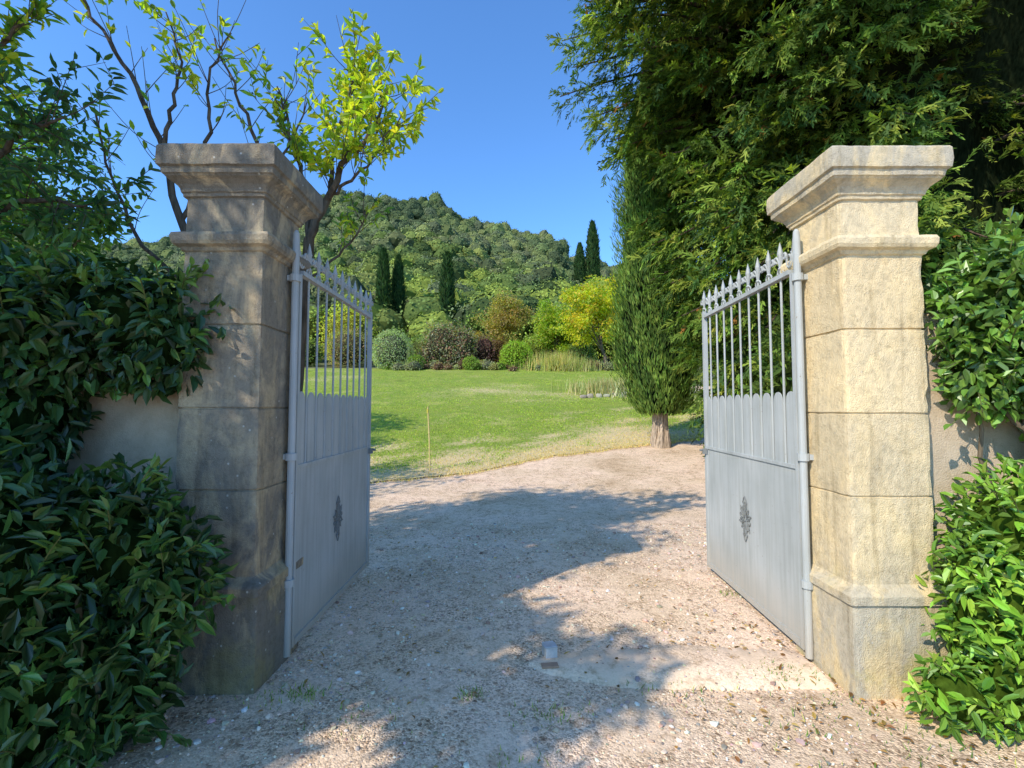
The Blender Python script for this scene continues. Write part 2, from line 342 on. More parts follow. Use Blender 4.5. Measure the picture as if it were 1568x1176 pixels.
# pebbles
mb=MB();n=32000
V0,F0=ICO1
X=R.uniform(-2.6,3.4,n);Y=1.2+R.random(n)**1.3*5.2
k=(fbm(np.stack([X,Y,0*X],-1),.5,77)+R.normal(size=n)*.5)>-.15
k&=~((Y>2.7)&(Y<3.12)&(X>.3)&(R.random(n)>.15))
X=X[k];Y=Y[k];n=len(X)
s=R.uniform(.0024,.007,n)*(1+1.5*(R.random(n)>.90))
V=V0[None]*s[:,None,None]*np.stack([R.uniform(.8,1.5,n),R.uniform(.7,1.3,n),R.uniform(.45,.8,n)],1)[:,None]
V=V*(1+.2*R.normal(size=(n,12,1)));a=R.uniform(0,6.3,n);ca,sa=np.cos(a)[:,None],np.sin(a)[:,None]
V=np.stack([V[...,0]*ca-V[...,1]*sa,V[...,0]*sa+V[...,1]*ca,V[...,2]],-1)
V+=np.stack([X,Y,np.maximum(goff(X,Y),-.004+.020*((Y>2.7)&(Y<3.1)&(X>.3)))+s*.3],1)[:,None]
F=(np.arange(n)[:,None,None]*12+F0[None]).reshape(-1,3)
C=colors([(.78,.61,.44),(.56,.42,.29),(.80,.69,.55),(.44,.30,.21),(.70,.54,.40),(.40,.34,.28)],n,.16)
mb.add(V.reshape(-1,3),F,np.repeat(C,12,0));mb.obj("gravel_pebbles",PEB)
mb=MB();n=620;X=np.concatenate([R.uniform(-2,2.6,280),R.normal(1.9,.5,340)]);Y=np.concatenate([R.uniform(1.5,6,280),R.uniform(1.8,3.6,340)])
P=np.stack([X,Y,goff(X,Y)+.016],1);leaves(mb,P,rdir(n)*[1,1,.15],np.tile(UP,(n,1))+rdir(n)*.3,R.uniform(.015,.05,n),R.uniform(.01,.022,n),colors([(.22,.12,.05),(.15,.09,.04),(.3,.2,.08)],n,.2));mb.obj("fallen_leaves",LEAF)

def blades(mb,P,h,w,C,lean=.5):
    n=len(P);d=rdir(n)*[1,1,0];s=nrm(np.cross(d,UP)+1e-6)
    h=np.broadcast_to(h,(n,))[:,None];w=np.broadcast_to(w,(n,))[:,None]
    V=np.stack([P-s*w/2,P+s*w/2,P+UP*h+d*h*lean*R.random((n,1))],1)
    mb.add(V.reshape(-1,3),np.arange(n)[:,None]*3+[0,1,2],np.repeat(C,3,0))
mb=MB();n=150000
t=R.random(n)**1.6;X=R.uniform(-7,7.5,n)*(1+t*1.2);X=np.clip(X,-18,8.5);y0=yn(X);Y=y0-.2+(34.5-y0)*t
pt=fbm(np.stack([X,Y,0*X],-1),.22,55)
e=lawncol(X,Y)[:,0]+R.normal(size=n)*.09+.12*fbm(np.stack([X,Y,0*X],-1),1.3,5)
dry=e>.27
keep=(~dry)|(R.random(n)<.5);keep&=(R.random(n)<np.clip(1.3-(Y-10)/26,0.15,1));keep&=R.random(n)<np.clip(.85+pt*.8,.25,1)
X=X[keep];Y=Y[keep];dry=dry[keep];pt=pt[keep];n=len(X)
G=colors([(.25,.33,.045),(.31,.38,.06),(.17,.26,.035)],n,.20)*(1+.22*pt[:,None]*np.array([1.3,.8,1.0]))
C=np.where(dry[:,None],colors([(.52,.41,.20),(.44,.35,.16)],n,.15),np.clip(G,.01,.8))
blades(mb,np.stack([X,Y,terrain(X,Y)+.015],1),R.uniform(.015,.05,n),.012+.0012*Y,C,.9);mb.obj("lawn_grass",GRASS)
mb=MB()
for (x,y,r,m) in [(-1.1,2.62,.05,90),(-.23,2.62,.05,60),(.18,2.45,.10,80),(.05,2.1,.12,60),(1.6,2.82,.10,160),(-1.25,2.6,.1,60),(.9,2.62,.15,50),(1.75,2.5,.15,60),(1.5,2.3,.25,80),(-.8,2.5,.2,50),(2.1,2.2,.3,160),(1.85,4.0,.08,60)]:
    P=np.stack([R.normal(x,r,m),R.normal(y,r*.6,m),np.full(m,.008)],1);blades(mb,P,R.uniform(.01,.035,m),.007,colors([(.14,.22,.05),(.25,.27,.09),(.10,.17,.04)],m,.2),1.6)
mb.obj("weeds",GRASS)

# ---------------------------------------------------------------- pillars
def pillar(name,cx,cy,mat,hx=.23,hy=.23,ztop=0):
    prof=[(-.1,.035),(0,.035),(.30,.036),(.50,.034),(.515,.034),(.52,.05),(.565,.052),(.575,.045),(.60,.012),(.615,.0)]
    joints=[1.09,1.55,2.025]
    zz=list(np.arange(.66,2.43,.055))
    for j in joints: zz=[q for q in zz if abs(q-j)>.02]
    pts=[(q,0) for q in zz]
    for j in joints: pts+=[(j-.007,0),(j-.004,-.009),(j+.004,-.009),(j+.007,0)]
    prof+=sorted(pts)
    prof+=[(2.445,0),(2.452,.012),(2.47,.022),(2.482,.045),(2.50,.054),(2.53,.056),(2.548,.048),(2.552,.02),(2.565,-.004),(2.62,-.006),(2.70,-.006),(2.765,-.004),(2.77,.010),(2.788,.012),(2.792,.02),(2.81,.024),(2.83,.036),(2.848,.056),(2.86,.075),(2.868,.08),(2.872,.088),(2.905,.09),(2.912,.105),(2.96,.108),(3.02,.106),(3.032,.098),(3.04,.05),(3.05,-.1),(3.055,-.22)]
    ns=20;V=[]
    for z,o in prof:
        a=hx+o;b=hy+o
        t=np.linspace(-1,1,ns,endpoint=False)
        ring=np.concatenate([np.stack([t*a,-b+0*t],1),np.stack([a+0*t,t*b],1),np.stack([-t*a,b+0*t],1),np.stack([-a+0*t,-t*b],1)])
        V.append(np.column_stack([ring,np.full(len(ring),z)]))
    m=4*ns;V=np.array(V).reshape(-1,3)
    d=fbm(V+[cx*7,0,0],3.,2)*.0025+fbm(V+[cx*7,0,0],11.,4)*.0022
    rad=nrm(V*[1,1,0]);V=V+rad*d[:,None]
    idx=np.tile(np.arange(m)%ns==0,len(prof));chip=np.clip(fbm(V+[cx*3,1,0],5.,6)+.2,0,2)*.008+.003
    V=np.where(idx[:,None],V-rad*chip[:,None],V)
    V[:,2]+=(fbm(V,4.,12)*.002+fbm(V+[cx*5,0,0],9.,14)*.002*(V[:,2]>2.4))*(V[:,2]>.1)
    F=[[r*m+k,r*m+(k+1)%m,(r+1)*m+(k+1)%m,(r+1)*m+k] for r in range(len(prof)-1) for k in range(m)]
    mb=MB();mb.add(V,F,(.5,.5,.5));mb.add(V[-m:],[list(range(m))],(.5,.5,.5))
    o=mb.obj(name,mat,loc=(cx,cy,ztop));return o
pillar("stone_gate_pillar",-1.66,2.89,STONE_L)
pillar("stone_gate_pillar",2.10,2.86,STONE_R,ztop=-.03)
def wall(name,x0,x1,y0,y1,h):
    mb=MB();nx=50;X=np.linspace(x0,x1,nx)
    P=[(y0,-.1),(y0,.4),(y0,.9),(y0,1.4),(y0,h),(y0+.05,h+.04),(y1-.05,h+.04),(y1,h),(y1,-.1)]
    V=np.array([[x,p[0],p[1]] for p in P for x in X]);V[:,1]+=fbm(V,1.2,3)*.004
    F=[[r*nx+i,r*nx+i+1,(r+1)*nx+i+1,(r+1)*nx+i] for r in range(len(P)-1) for i in range(nx-1)]
    mb.add(V,F,(.5,.5,.5))
    for e in (0,nx-1): mb.add(V[e::nx],[list(range(len(P)))],(.5,.5,.5))
    mb.obj(name,PLAST)
wall("plastered_garden_wall",-12,-1.90,2.80,3.06,2.05)
wall("plastered_garden_wall",2.36,12,2.74,3.0,2.1)

# ---------------------------------------------------------------- gates
def gate(name,loc,rz,side):
    mb=MB();g=(.45,.47,.47);T=.036
    LN=1.60;nb=9;pitch=(LN-.04)/(nb+1)
    tube(mb,[(0,0,.01),(0,0,1.2),(0,0,2.6),(0,0,2.655),(0,0,2.672)],[.022,.022,.022,.018,.008],g,0,12)
    box(mb,(0,.045,1.22),(T,.03,2.36),g)
    box(mb,(0,LN-.02,1.25),(T,.04,2.43),g)
    box(mb,(0,LN/2+.01,2.415),(T+.006,LN-.12,.030),g)
    box(mb,(0,LN/2+.01,1.155),(.026,LN-.12,.022),g)
    box(mb,(0,LN/2+.01,.06),(T-.004,LN-.12,.04),g)
    box(mb,(0,LN/2+.01,.61),(.006,LN-.115,1.08),g)
    for i in range(1,nb+1):
        y=.04+pitch*i
        tube(mb,[(0,y,1.16),(0,y,2.40)],.008,g,0,8,cap=False)
        tube(mb,[(0,y,2.43),(0,y,2.50)],.0075,g,0,8)
    for i in range(nb+1):
        y0=.04+pitch*i+.022;y1=.04+pitch*(i+1)-.022
        yc=(y0+y1)/2;hw=(y1-y0)/2
        a=np.linspace(0,np.pi,11);pts=[(y0,1.15)]+[(yc-hw*math.cos(q),1.565+.075*math.sin(q)**.8) for q in a]+[(y1,1.15)]
        n=len(pts);V=[(-.003,p[0],p[1]) for p in pts]+[(.003,p[0],p[1]) for p in pts]
        mb.add(V,[list(range(n))[::-1]],g);mb.add(V,[[n+k for k in range(n)]],g)
        mb.add(V,[[k,(k+1)%n,n+(k+1)%n,n+k] for k in range(n)],g)
    for i in range(1,nb+2):
        y=.04+pitch*i if i<=nb else LN-.02
        z0=2.44 if i<=nb else 2.46
        tube(mb,[(0,y,z0+.022),(0,y,z0+.032),(0,y,z0+.044)],[.010,.018,.010],g,0,8)
        tube(mb,[(0,y,z0+.044),(0,y,z0+.09),(0,y,z0+.135),(0,y,z0+.165),(0,y,z0+.215)],[.007,.009,.019,.013,.001],g,0,6)
        for s in(-1,1):
            pp=[(0,y+s*.006,z0+.045),(0,y+s*.014,z0+.075),(0,y+s*.030,z0+.108),(0,y+s*.050,z0+.126),(0,y+s*.068,z0+.120),(0,y+s*.074,z0+.098),(0,y+s*.063,z0+.082),(0,y+s*.050,z0+.090)]
            tube(mb,smoothpath(pp,2),np.linspace(.007,.011,15),g,0,6)
            pp=[(0,y+s*.006,z0+.040),(0,y+s*.020,z0+.032),(0,y+s*.038,z0+.018),(0,y+s*.036,z0+.002)]
            tube(mb,smoothpath(pp,2),.006,g,0,5)
    q=np.linspace(0,1,22);tube(mb,[(0,.085+.045*(1-.75*u)*math.cos(u*9.5+2.2),2.50+.06*(1-.7*u)*math.sin(u*9.5+2.2)) for u in q],.008,g,0,6)
    q=np.linspace(0,1,14);tube(mb,[(0,.03+.06*u,2.62-.17*u**.6) for u in q],.008,g,0,6)
    for z in(.45,1.225,2.36):
        tube(mb,[(0,0,z-.022),(0,0,z+.022)],.034,g,0,12)
        box(mb,(-side*.06,0,z),(.09,.03,.034),g)
    box(mb,(side*.03,LN-.035,1.12),(.035,.03,.05),g,1);tube(mb,[(side*.03,LN-.03,1.13),(side*.075,LN-.03,1.13)],.010,g,1,8)
    yc,zc=.80,.66;cx=side*.010;oc=(.30,.30,.29)
    def ring(cy,cz,r,t=.0035,a0=0,a1=2*math.pi,n=12):
        tube(mb,[(cx,cy+r*math.cos(a),cz+r*math.sin(a)) for a in np.linspace(a0,a1,n)],t,oc,1,5)
    ring(yc,zc,.018)
    for k in range(12):
        a=k*math.pi/6+.26;er=.062+.012*math.sin(2*a+.4);ez=1.25
        cy,cz=yc+er*math.cos(a),zc+er*ez*math.sin(a)
        ring(cy,cz,.015+.003*(k%3),.0035,a-2.4,a+2.6,10)
        ext=.105 if k%2 else .088
        for s in(-1,1):
            pp=[(cx,yc+(.022+(ext-.022)*u)*math.cos(a)-s*.010*math.sin(u*math.pi)*math.sin(a),zc+ez*(.022+(ext-.022)*u)*math.sin(a)+s*.010*math.sin(u*math.pi)*math.cos(a)) for u in np.linspace(0,1,6)]
            tube(mb,pp,.003,oc,1,5)
    for s in(-1,1):
        for w_ in(-1,1):
            pp=[(cx,yc+w_*.022*math.sin(u*math.pi),zc+s*(.10+.075*u)) for u in np.linspace(0,1,7)];tube(mb,pp,.004,oc,1,5)
        ring(yc-.022,zc+s*.125,.011);ring(yc+.022,zc+s*.125,.011)
    return mb.obj(name,[GATE,GATEORN],loc=loc,rotz=rz)
gate("iron_gate",(-1.385,2.97,0.02),0.0,1)
gate("iron_gate",(1.815,2.95,0.02),-.035,-1)
mb=MB();box(mb,(.235,3.02,.04),(.075,.09,.07),(.55,.52,.48),0,.25);box(mb,(.235,3.00,.079),(.085,.06,.008),(.42,.41,.40),0,.25)
box(mb,(.225,2.88,.022),(.10,.05,.012),(.40,.24,.15),0,.1);mb.obj("gate_stop",RUST,bevel=.004)

# ---------------------------------------------------------------- near hedges
LG=[(.018,.045,.012),(.03,.07,.018),(.045,.095,.022),(.06,.12,.03)]
def shoots(mb,ells,n,ln,L,W,cols,up=.6):
    for _ in range(n):
        e=ells[R.integers(0,len(ells))];u=rdir(1)[0];u[1]=-abs(u[1]);p=np.array(e[:3])+u*np.array(e[3:6])*.95
        if p[2]<.1: continue
        d=nrm(u*.8+rdir(1)[0]*.4+UP*up);l=ln*R.uniform(.5,1.2);Q=smoothpath([p,p+d*l*.5,p+d*l-UP*l*.15],2);tube(mb,Q,.003,(.12,.14,.05),1,4,cap=False)
        m=7;tt=np.linspace(.15,1,m);LP=np.stack([np.interp(tt,np.linspace(0,1,len(Q)),Q[:,j]) for j in range(3)],1)
        leaves(mb,LP,nrm(d*.7+rdir(m)*.8),nrm(UP+rdir(m)*.5),L*R.uniform(.6,1,m),W*R.uniform(.7,1,m),colors(cols,m,.15))
mb=MB();E=[(-2.35,2.72,2.05,.62,.34,.36),(-2.95,2.62,2.0,.7,.5,.42),(-3.1,2.45,1.55,.45,.4,.55),(-3.8,2.6,1.8,.7,.5,.6),(-2.0,2.66,1.93,.26,.16,.27),(-5,2.6,1.8,.9,.5,.6),(-2.66,2.6,1.5,.22,.22,.35)]
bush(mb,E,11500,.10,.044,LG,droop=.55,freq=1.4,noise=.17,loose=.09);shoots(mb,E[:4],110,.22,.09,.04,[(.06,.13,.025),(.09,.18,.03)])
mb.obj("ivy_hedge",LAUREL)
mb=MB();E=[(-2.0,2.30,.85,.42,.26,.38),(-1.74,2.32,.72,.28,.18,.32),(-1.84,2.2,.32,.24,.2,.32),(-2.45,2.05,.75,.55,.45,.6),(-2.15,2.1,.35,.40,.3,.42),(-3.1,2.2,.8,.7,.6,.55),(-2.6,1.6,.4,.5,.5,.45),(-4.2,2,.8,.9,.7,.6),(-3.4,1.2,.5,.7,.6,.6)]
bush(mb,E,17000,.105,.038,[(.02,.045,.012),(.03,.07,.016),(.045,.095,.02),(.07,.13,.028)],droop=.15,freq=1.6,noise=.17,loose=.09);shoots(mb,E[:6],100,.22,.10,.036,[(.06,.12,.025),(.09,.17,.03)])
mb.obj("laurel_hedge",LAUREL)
RG=[(.08,.16,.02),(.12,.23,.026),(.17,.31,.034),(.24,.38,.045)]
mb=MB();E=[(2.62,2.45,.45,.42,.30,.46),(2.72,2.45,.88,.36,.3,.36),(3.2,2.4,.6,.5,.4,.7),(2.45,2.30,.22,.3,.22,.22),(2.16,2.34,.17,.20,.12,.15),(2.36,2.42,.62,.17,.12,.30),(3.9,2.3,.8,.8,.5,.8)]
bush(mb,E,10500,.080,.031,RG,droop=.05,freq=1.8,noise=.18,loose=.09);shoots(mb,E[:4],60,.2,.08,.03,RG[2:])
mb.obj("photinia_shrub",LAUREL)
mb=MB();E=[(2.76,2.62,2.1,.36,.25,.38),(2.66,2.62,1.78,.22,.18,.25),(2.95,2.55,1.85,.34,.3,.42),(3.4,2.6,1.9,.5,.35,.55),(3.2,2.5,1.35,.25,.3,.4),(4.2,2.6,1.8,.8,.4,.6)]
bush(mb,E,11500,.074,.042,[(.05,.10,.018),(.08,.15,.026),(.11,.21,.034),(.15,.27,.04)],droop=.45,freq=1.8,noise=.17,loose=.08);shoots(mb,E[:3],70,.22,.07,.04,[(.12,.22,.03)])
for (a,b) in [((2.72,2.55,0),(2.85,2.6,1.9)),((2.95,2.5,0),(2.80,2.6,1.8)),((2.62,2.66,1.65),(2.9,2.5,1.2)),((2.80,2.58,.2),(2.60,2.66,1.75))]:
    P=smoothpath([a,(np.array(a)+b)/2+R.normal(size=3)*.06,b],5,.008);tube(mb,P,np.linspace(.020,.008,len(P)),(.16,.13,.09),1)
mb.obj("climbing_ivy",[LAUREL,BARK])

# ---------------------------------------------------------------- trees
def twigs(mb,path,r0,r1,nt,tl,nl,L,W,cols,t0=.3,up=.5,side=(0,0,0),droop=.3,bark=(.12,.095,.07),sub=0):
    P=smoothpath(path,5,.012);n=len(P);rad=np.linspace(r0,r1,n);tube(mb,P,rad,bark,1,7)
    for k in range(nt):
        t=t0+(1-t0)*(k+R.random())/nt;i=min(int(t*(n-1)),n-2);p=P[i]
        d=nrm(nrm(P[i+1]-P[i])*.7+rdir(1)[0]*.9+UP*up+np.array(side))
        ln=tl*(.5+.8*R.random());q=[p,p+d*ln*.5+rdir(1)[0]*ln*.06,p+d*ln+UP*ln*.12+rdir(1)[0]*ln*.1]
        Q=smoothpath(q,3);tube(mb,Q,np.linspace(max(r1*.55,.004),.002,len(Q)),bark,1,5,cap=False)
        m=R.poisson(nl)
        if m==0: continue
        tt=np.sqrt(R.uniform(.1,1,m));LP=np.stack([np.interp(tt,np.linspace(0,1,len(Q)),Q[:,j]) for j in range(3)],1)
        D=nrm(d*.6+rdir(m)*.8-UP*droop);leaves(mb,LP,D,nrm(UP+rdir(m)*.8),L*R.uniform(.6,1.2,m),W*R.uniform(.7,1.2,m),colors(cols,m,.18))
        if sub:
            for s in range(sub):
                pp=Q[R.integers(2,len(Q))];dd=nrm(d+rdir(1)[0]*1.0);e=pp+dd*ln*.5;tube(mb,[pp,e],[.003,.0015],bark,1,4,cap=False)
                m=R.poisson(nl*.7)
                if m:
                    LP=pp+(e-pp)*R.random((m,1));D=nrm(dd*.6+rdir(m)*.8-UP*droop);leaves(mb,LP,D,nrm(UP+rdir(m)*.8),L*R.uniform(.6,1.2,m),W*R.uniform(.7,1.2,m),colors(cols,m,.18))
YG=[(.24,.29,.03),(.33,.36,.035),(.17,.25,.03),(.42,.40,.04)]
MG=[(.08,.15,.03),(.12,.21,.035),(.17,.25,.04)]
mb=MB();Y=4.1
tube(mb,smoothpath([(-1.95,Y,0),(-1.93,Y,1.2),(-1.85,Y,2.4),(-1.8,Y,3.05)],4,.01),np.linspace(.075,.045,13),(.13,.10,.07),1,9)
tw=lambda *a,**k:twigs(mb,*a,**k)
tw([(-1.8,Y,3.05),(-1.62,Y,3.46),(-1.45,Y-.1,3.72),(-1.22,Y-.1,3.95),(-1.08,Y-.15,4.3)],.04,.008,34,.46,11,.10,.040,YG,t0=.25,sub=1)
tw([(-1.62,Y,3.46),(-1.65,Y+.1,3.9),(-1.5,Y+.1,4.35),(-1.42,Y,4.62)],.022,.006,28,.42,10,.10,.040,YG,t0=.35,sub=1)
tw([(-1.8,Y,3.05),(-1.88,Y+.1,3.6),(-2.0,Y,4.0),(-2.12,Y,4.45)],.028,.006,18,.4,7,.10,.038,YG+MG,t0=.35,sub=1)
tw([(-1.62,Y,3.46),(-1.35,Y-.1,3.55),(-1.12,Y-.15,3.8),(-.92,Y-.2,4.1)],.016,.005,18,.34,8,.10,.038,YG,t0=.3,sub=1)
tw([(-1.93,Y,2.0),(-2.2,Y,3.0),(-2.25,Y,3.8),(-2.5,Y,4.4),(-2.7,Y,4.9)],.03,.006,14,.5,3.2,.10,.038,YG+MG,t0=.4)
tw([(-2.2,Y,3.0),(-2.1,Y,3.7),(-1.85,Y,4.3)],.02,.005,8,.4,4,.10,.038,YG,t0=.4)
tw([(-1.94,Y,1.2),(-2.6,Y,2.4),(-2.95,Y,3.2),(-3.12,Y,3.85),(-3.38,Y,4.45),(-3.75,Y,5.0),(-4.0,Y,5.5)],.045,.008,18,.5,3,.10,.038,MG+YG,t0=.4)
tw([(-3.12,Y,3.85),(-3.05,Y,4.3),(-3.05,Y+.1,4.75),(-3.15,Y,5.15)],.02,.006,10,.45,7,.11,.04,YG,t0=.4,sub=1)
tw([(-2.95,Y,3.2),(-2.7,Y,3.9),(-2.75,Y,4.5),(-2.55,Y,4.95)],.022,.006,12,.45,3.5,.10,.038,YG+MG,t0=.4)
tw([(-2.6,Y,2.4),(-3.3,Y,3.0),(-3.6,Y,3.6),(-3.75,Y,4.2)],.022,.006,12,.45,4,.10,.038,MG,t0=.4)
tw([(-1.9,Y,2.6),(-1.6,Y+.1,2.9),(-1.4,Y+.1,3.15),(-1.3,Y,3.3)],.015,.005,12,.28,8,.09,.036,YG+MG,t0=.4,droop=.7)
mb.obj("young_persimmon_tree",[LEAF,BARK])

def broadtree(name,base,h,crown,n,L,W,cols,trunk=.12,bark=(.12,.1,.075),ncl=40,clr=.5,shape=6,mat=None,limbs=14,extra=None):
    mb=MB();base=np.array(base,float);c=np.array(crown[:3]);r=np.array(crown[3:6])
    fork=base+(c-base)*.45;fork[2]=base[2]+max(.6,(c[2]-r[2]-base[2])*.95)
    P=smoothpath([base-UP*.1,(base+fork)/2+R.normal(size=3)*.04,fork,c],4,.01);tube(mb,P,np.linspace(trunk,trunk*.35,len(P)),bark,1,9)
    u=rdir(ncl);cc=c+u*r*(R.random((ncl,1))**.45*.92);cc[:,2]=np.maximum(cc[:,2],fork[2]+.1)
    if extra is not None: cc=np.concatenate([cc,np.array(extra,float)]);ncl=len(cc)
    for k in list(range(min(limbs,ncl)))+([] if extra is None else list(range(ncl-len(extra),ncl))):
        s=P[R.integers(len(P)//2,len(P))];Q=smoothpath([s,(s+cc[k])/2+UP*.1*r[2]+R.normal(size=3)*.05*r,cc[k]],4);tube(mb,Q,np.linspace(trunk*.4,trunk*.08,len(Q)),bark,1,6,cap=False)
    m=n//ncl
    for k in range(ncl):
        rr=clr*(.6+.7*R.random());q=rdir(m)*(R.random((m,1))**.5)*rr*np.array([1,1,.75]);LP=cc[k]+q
        col=colors(cols,m,.18,np.clip(R.integers(0,len(cols))+R.integers(-1,2,m),0,len(cols)-1))
        leaves(mb,LP,nrm(nrm(q)*.5+rdir(m)*.7-UP*.4),nrm(UP+rdir(m)*.8),L*R.uniform(.6,1.2,m),W*R.uniform(.7,1.2,m),col,shape=shape)
    return mb.obj(name,[mat or LEAF,BARK])
DG=[(.03,.07,.02),(.045,.10,.025),(.07,.13,.03)]
broadtree("shade_tree",(-6.2,-1.4,0),6,(-5.35,-.35,4.1,1.45,1.45,1.0),19000,.14,.075,DG,ncl=78,clr=.5,extra=[(-3.7,-1.0,3.9),(-3.9,-1.3,4.3),(-3.5,-1.3,3.5),(-4.1,-1.5,4.9),(-3.4,-.9,4.2),(-3.1,-1.7,3.6)])
broadtree("shade_tree",(-6.4,1.0,0),8,(-5.6,1.2,6.1,1.9,1.9,1.5),17000,.14,.07,DG,trunk=.16,ncl=80,clr=.55)
mb=MB();BL=[(.03,.075,.035),(.045,.10,.04),(.07,.13,.035)]
tube(mb,smoothpath([(-5.0,4.0,0),(-4.9,3.9,1.6),(-4.6,3.7,2.6)],4,.01),np.linspace(.11,.07,9),(.12,.1,.08),1,9)
tw=lambda *a,**k:twigs(mb,*a,**k)
tw([(-4.6,3.7,2.6),(-4.0,3.5,2.9),(-3.5,3.3,3.05),(-3.05,3.3,3.0)],.04,.008,26,.45,10,.10,.036,BL,sub=2,up=.2)
tw([(-4.6,3.7,2.6),(-4.1,3.4,3.2),(-3.6,3.3,3.5),(-3.25,3.3,3.65)],.04,.008,26,.42,9,.10,.036,BL,sub=2,up=.2)
tw([(-4.6,3.7,2.6),(-4.4,3.5,3.6),(-3.9,3.4,4.2),(-3.6,3.3,4.35)],.04,.008,22,.42,8,.12,.04,MG+YG,sub=1,up=.3)
tw([(-4.4,3.5,3.6),(-4.6,3.3,4.4),(-4.4,3.2,5.2)],.03,.008,18,.45,8,.11,.04,BL,sub=1,up=.3)
mb.obj("broadleaf_tree",[LEAF,BARK])
broadtree("shade_tree",(-8.4,5.0,0),7,(-8.2,5.0,4.6,2.2,2.0,1.8),6000,.14,.07,DG,trunk=.16,ncl=50,clr=.6)
broadtree("shade_tree",(-13.5,11,0.1),9,(-11.8,9.6,6.2,3,3,3),9000,.22,.12,DG,trunk=.2,ncl=60,clr=.8,shape=4)

def cypress(name,x,y,h,r,trunkh,n,L,W,cols,trunk=.25,taper=.75,corec=(.012,.022,.01)):
    mb=MB();z0=float(terrain(x,y))
    if trunkh>0:
        tube(mb,[(x,y,z0-.2),(x,y,z0+.05),(x+.02,y,z0+.3),(x,y,z0+trunkh),(x,y,z0+trunkh+1.2)],[trunk*1.5,trunk*1.25,trunk,trunk*.95,trunk*.8],(.42,.33,.24),1,12)
        for k in range(7):
            a=k*.9;rr=trunk*.95;tube(mb,[(x+rr*1.25*math.cos(a),y+rr*1.25*math.sin(a),z0-.05),(x+rr*.85*math.cos(a+.15),y+rr*.85*math.sin(a+.15),z0+.5),(x+rr*.75*math.cos(a+.3),y+rr*.75*math.sin(a+.3),z0+trunkh+.4)],[.06,.06,.05],(.40,.32,.24),1,6)
    zb=z0+trunkh*.75
    def rad(t,a):
        base=np.interp(t,[0,.04,.12,.3,.6,.8,.93,1],[.45,.75,.95,1,.88*taper/.75,.62,.32,.04])*r
        return base*(1+.16*np.sin(a*5+t*9)*np.sin(t*23+a*2)+.08*np.sin(a*11+t*31))
    t=R.random(n)**.9;a=R.uniform(0,2*np.pi,n);rr=rad(t,a)*(1-.22*R.random(n)**1.5+.05*R.normal(size=n))
    P=np.stack([x+rr*np.cos(a),y+rr*np.sin(a),zb+t*(h-trunkh*.75)],1)
    o=np.stack([np.cos(a),np.sin(a),0*a],1)
    D=nrm(o*.35+UP*.9+rdir(n)*.35);N=nrm(o+rdir(n)*.5)
    ci=fbm(P,1.2/max(r,.3),3)*.5+.5+R.normal(size=n)*.2;idx=np.clip((ci*len(cols)).astype(int),0,len(cols)-1)
    leaves(mb,P,D,N,L*R.uniform(.6,1.3,n),W*R.uniform(.6,1.3,n),colors(cols,n,.2,idx),shape=4)
    m=20;T=np.linspace(0,.97,26);A=np.linspace(0,2*np.pi,m,endpoint=False)
    V=np.array([[x+rad(np.array(tt),aa)*.78*math.cos(aa),y+rad(np.array(tt),aa)*.78*math.sin(aa),zb+.1+tt*(h-trunkh*.75)] for tt in T for aa in A],float)
    mb.add(V,[[q*m+k,q*m+(k+1)%m,(q+1)*m+(k+1)%m,(q+1)*m+k] for q in range(25) for k in range(m)],corec,1)
    return mb.obj(name,[CONIF,BARK])
CG=[(.045,.08,.02),(.07,.115,.026),(.10,.155,.034),(.14,.20,.042)]
cypress("cypress_tree",4.15,13.2,11.2,1.15,1.1,34000,.20,.040,CG,trunk=.21)

def spray_mesh(mb,P,D,N,S,C):
    n=len(P);D=nrm(D);Sd=nrm(np.cross(D,N));N2=np.cross(Sd,D)
    k=6;V=[]
    for j in range(k):
        t=(j+.5)/k;ll=.34*(1-t)**.5+.12
        for s in(-1,1):
            jt=t+R.uniform(-.08,.08,(n,1))
            base=P+D*S[:,None]*jt-N2*S[:,None]*.14*jt**2
            d=nrm(D*1.0+Sd*s*R.uniform(.35,.9,(n,1))+R.normal(size=(n,3))*.25)
            w=nrm(np.cross(d,N2+R.normal(size=(n,3))*.45))
            l=S[:,None]*ll*R.uniform(.7,1.3,(n,1));ww=S[:,None]*.078
            V.append(np.stack([base,base+d*l*.52+w*ww*.6,base+d*l-UP*l*.12,base+d*l*.52-w*ww*.6],1))
    V.append(np.stack([P,P+D*S[:,None]*.6+Sd*S[:,None]*.05,P+D*S[:,None]*1.1-N2*S[:,None]*.15,P+D*S[:,None]*.6-Sd*S[:,None]*.05],1))
    V=np.stack(V,1);q=V.shape[1]
    mb.add(V.reshape(-1,3),np.arange(n*q)[:,None]*4+[0,1,2,3],np.repeat(C,q*4,0))
mb=MB();cx,cy=8.2,11.0
tube(mb,smoothpath([(cx,cy,0),(cx,cy,5),(cx,cy,12),(cx,cy,15)],4),np.linspace(.45,.12,13),(.12,.09,.065),1,12)
zk=[1.2,2.5,4,6,7.5,8.8,10.5,13,15.5,16.5];rk=[3.2,4.2,4.7,4.7,5.3,7.0,7.0,5.0,1.8,.3]
nl=390;cols=np.array([(.045,.070,.017),(.07,.112,.022),(.11,.16,.028),(.18,.215,.038),(.055,.095,.028)])
SP=[];SD=[];SN=[];SC=[]
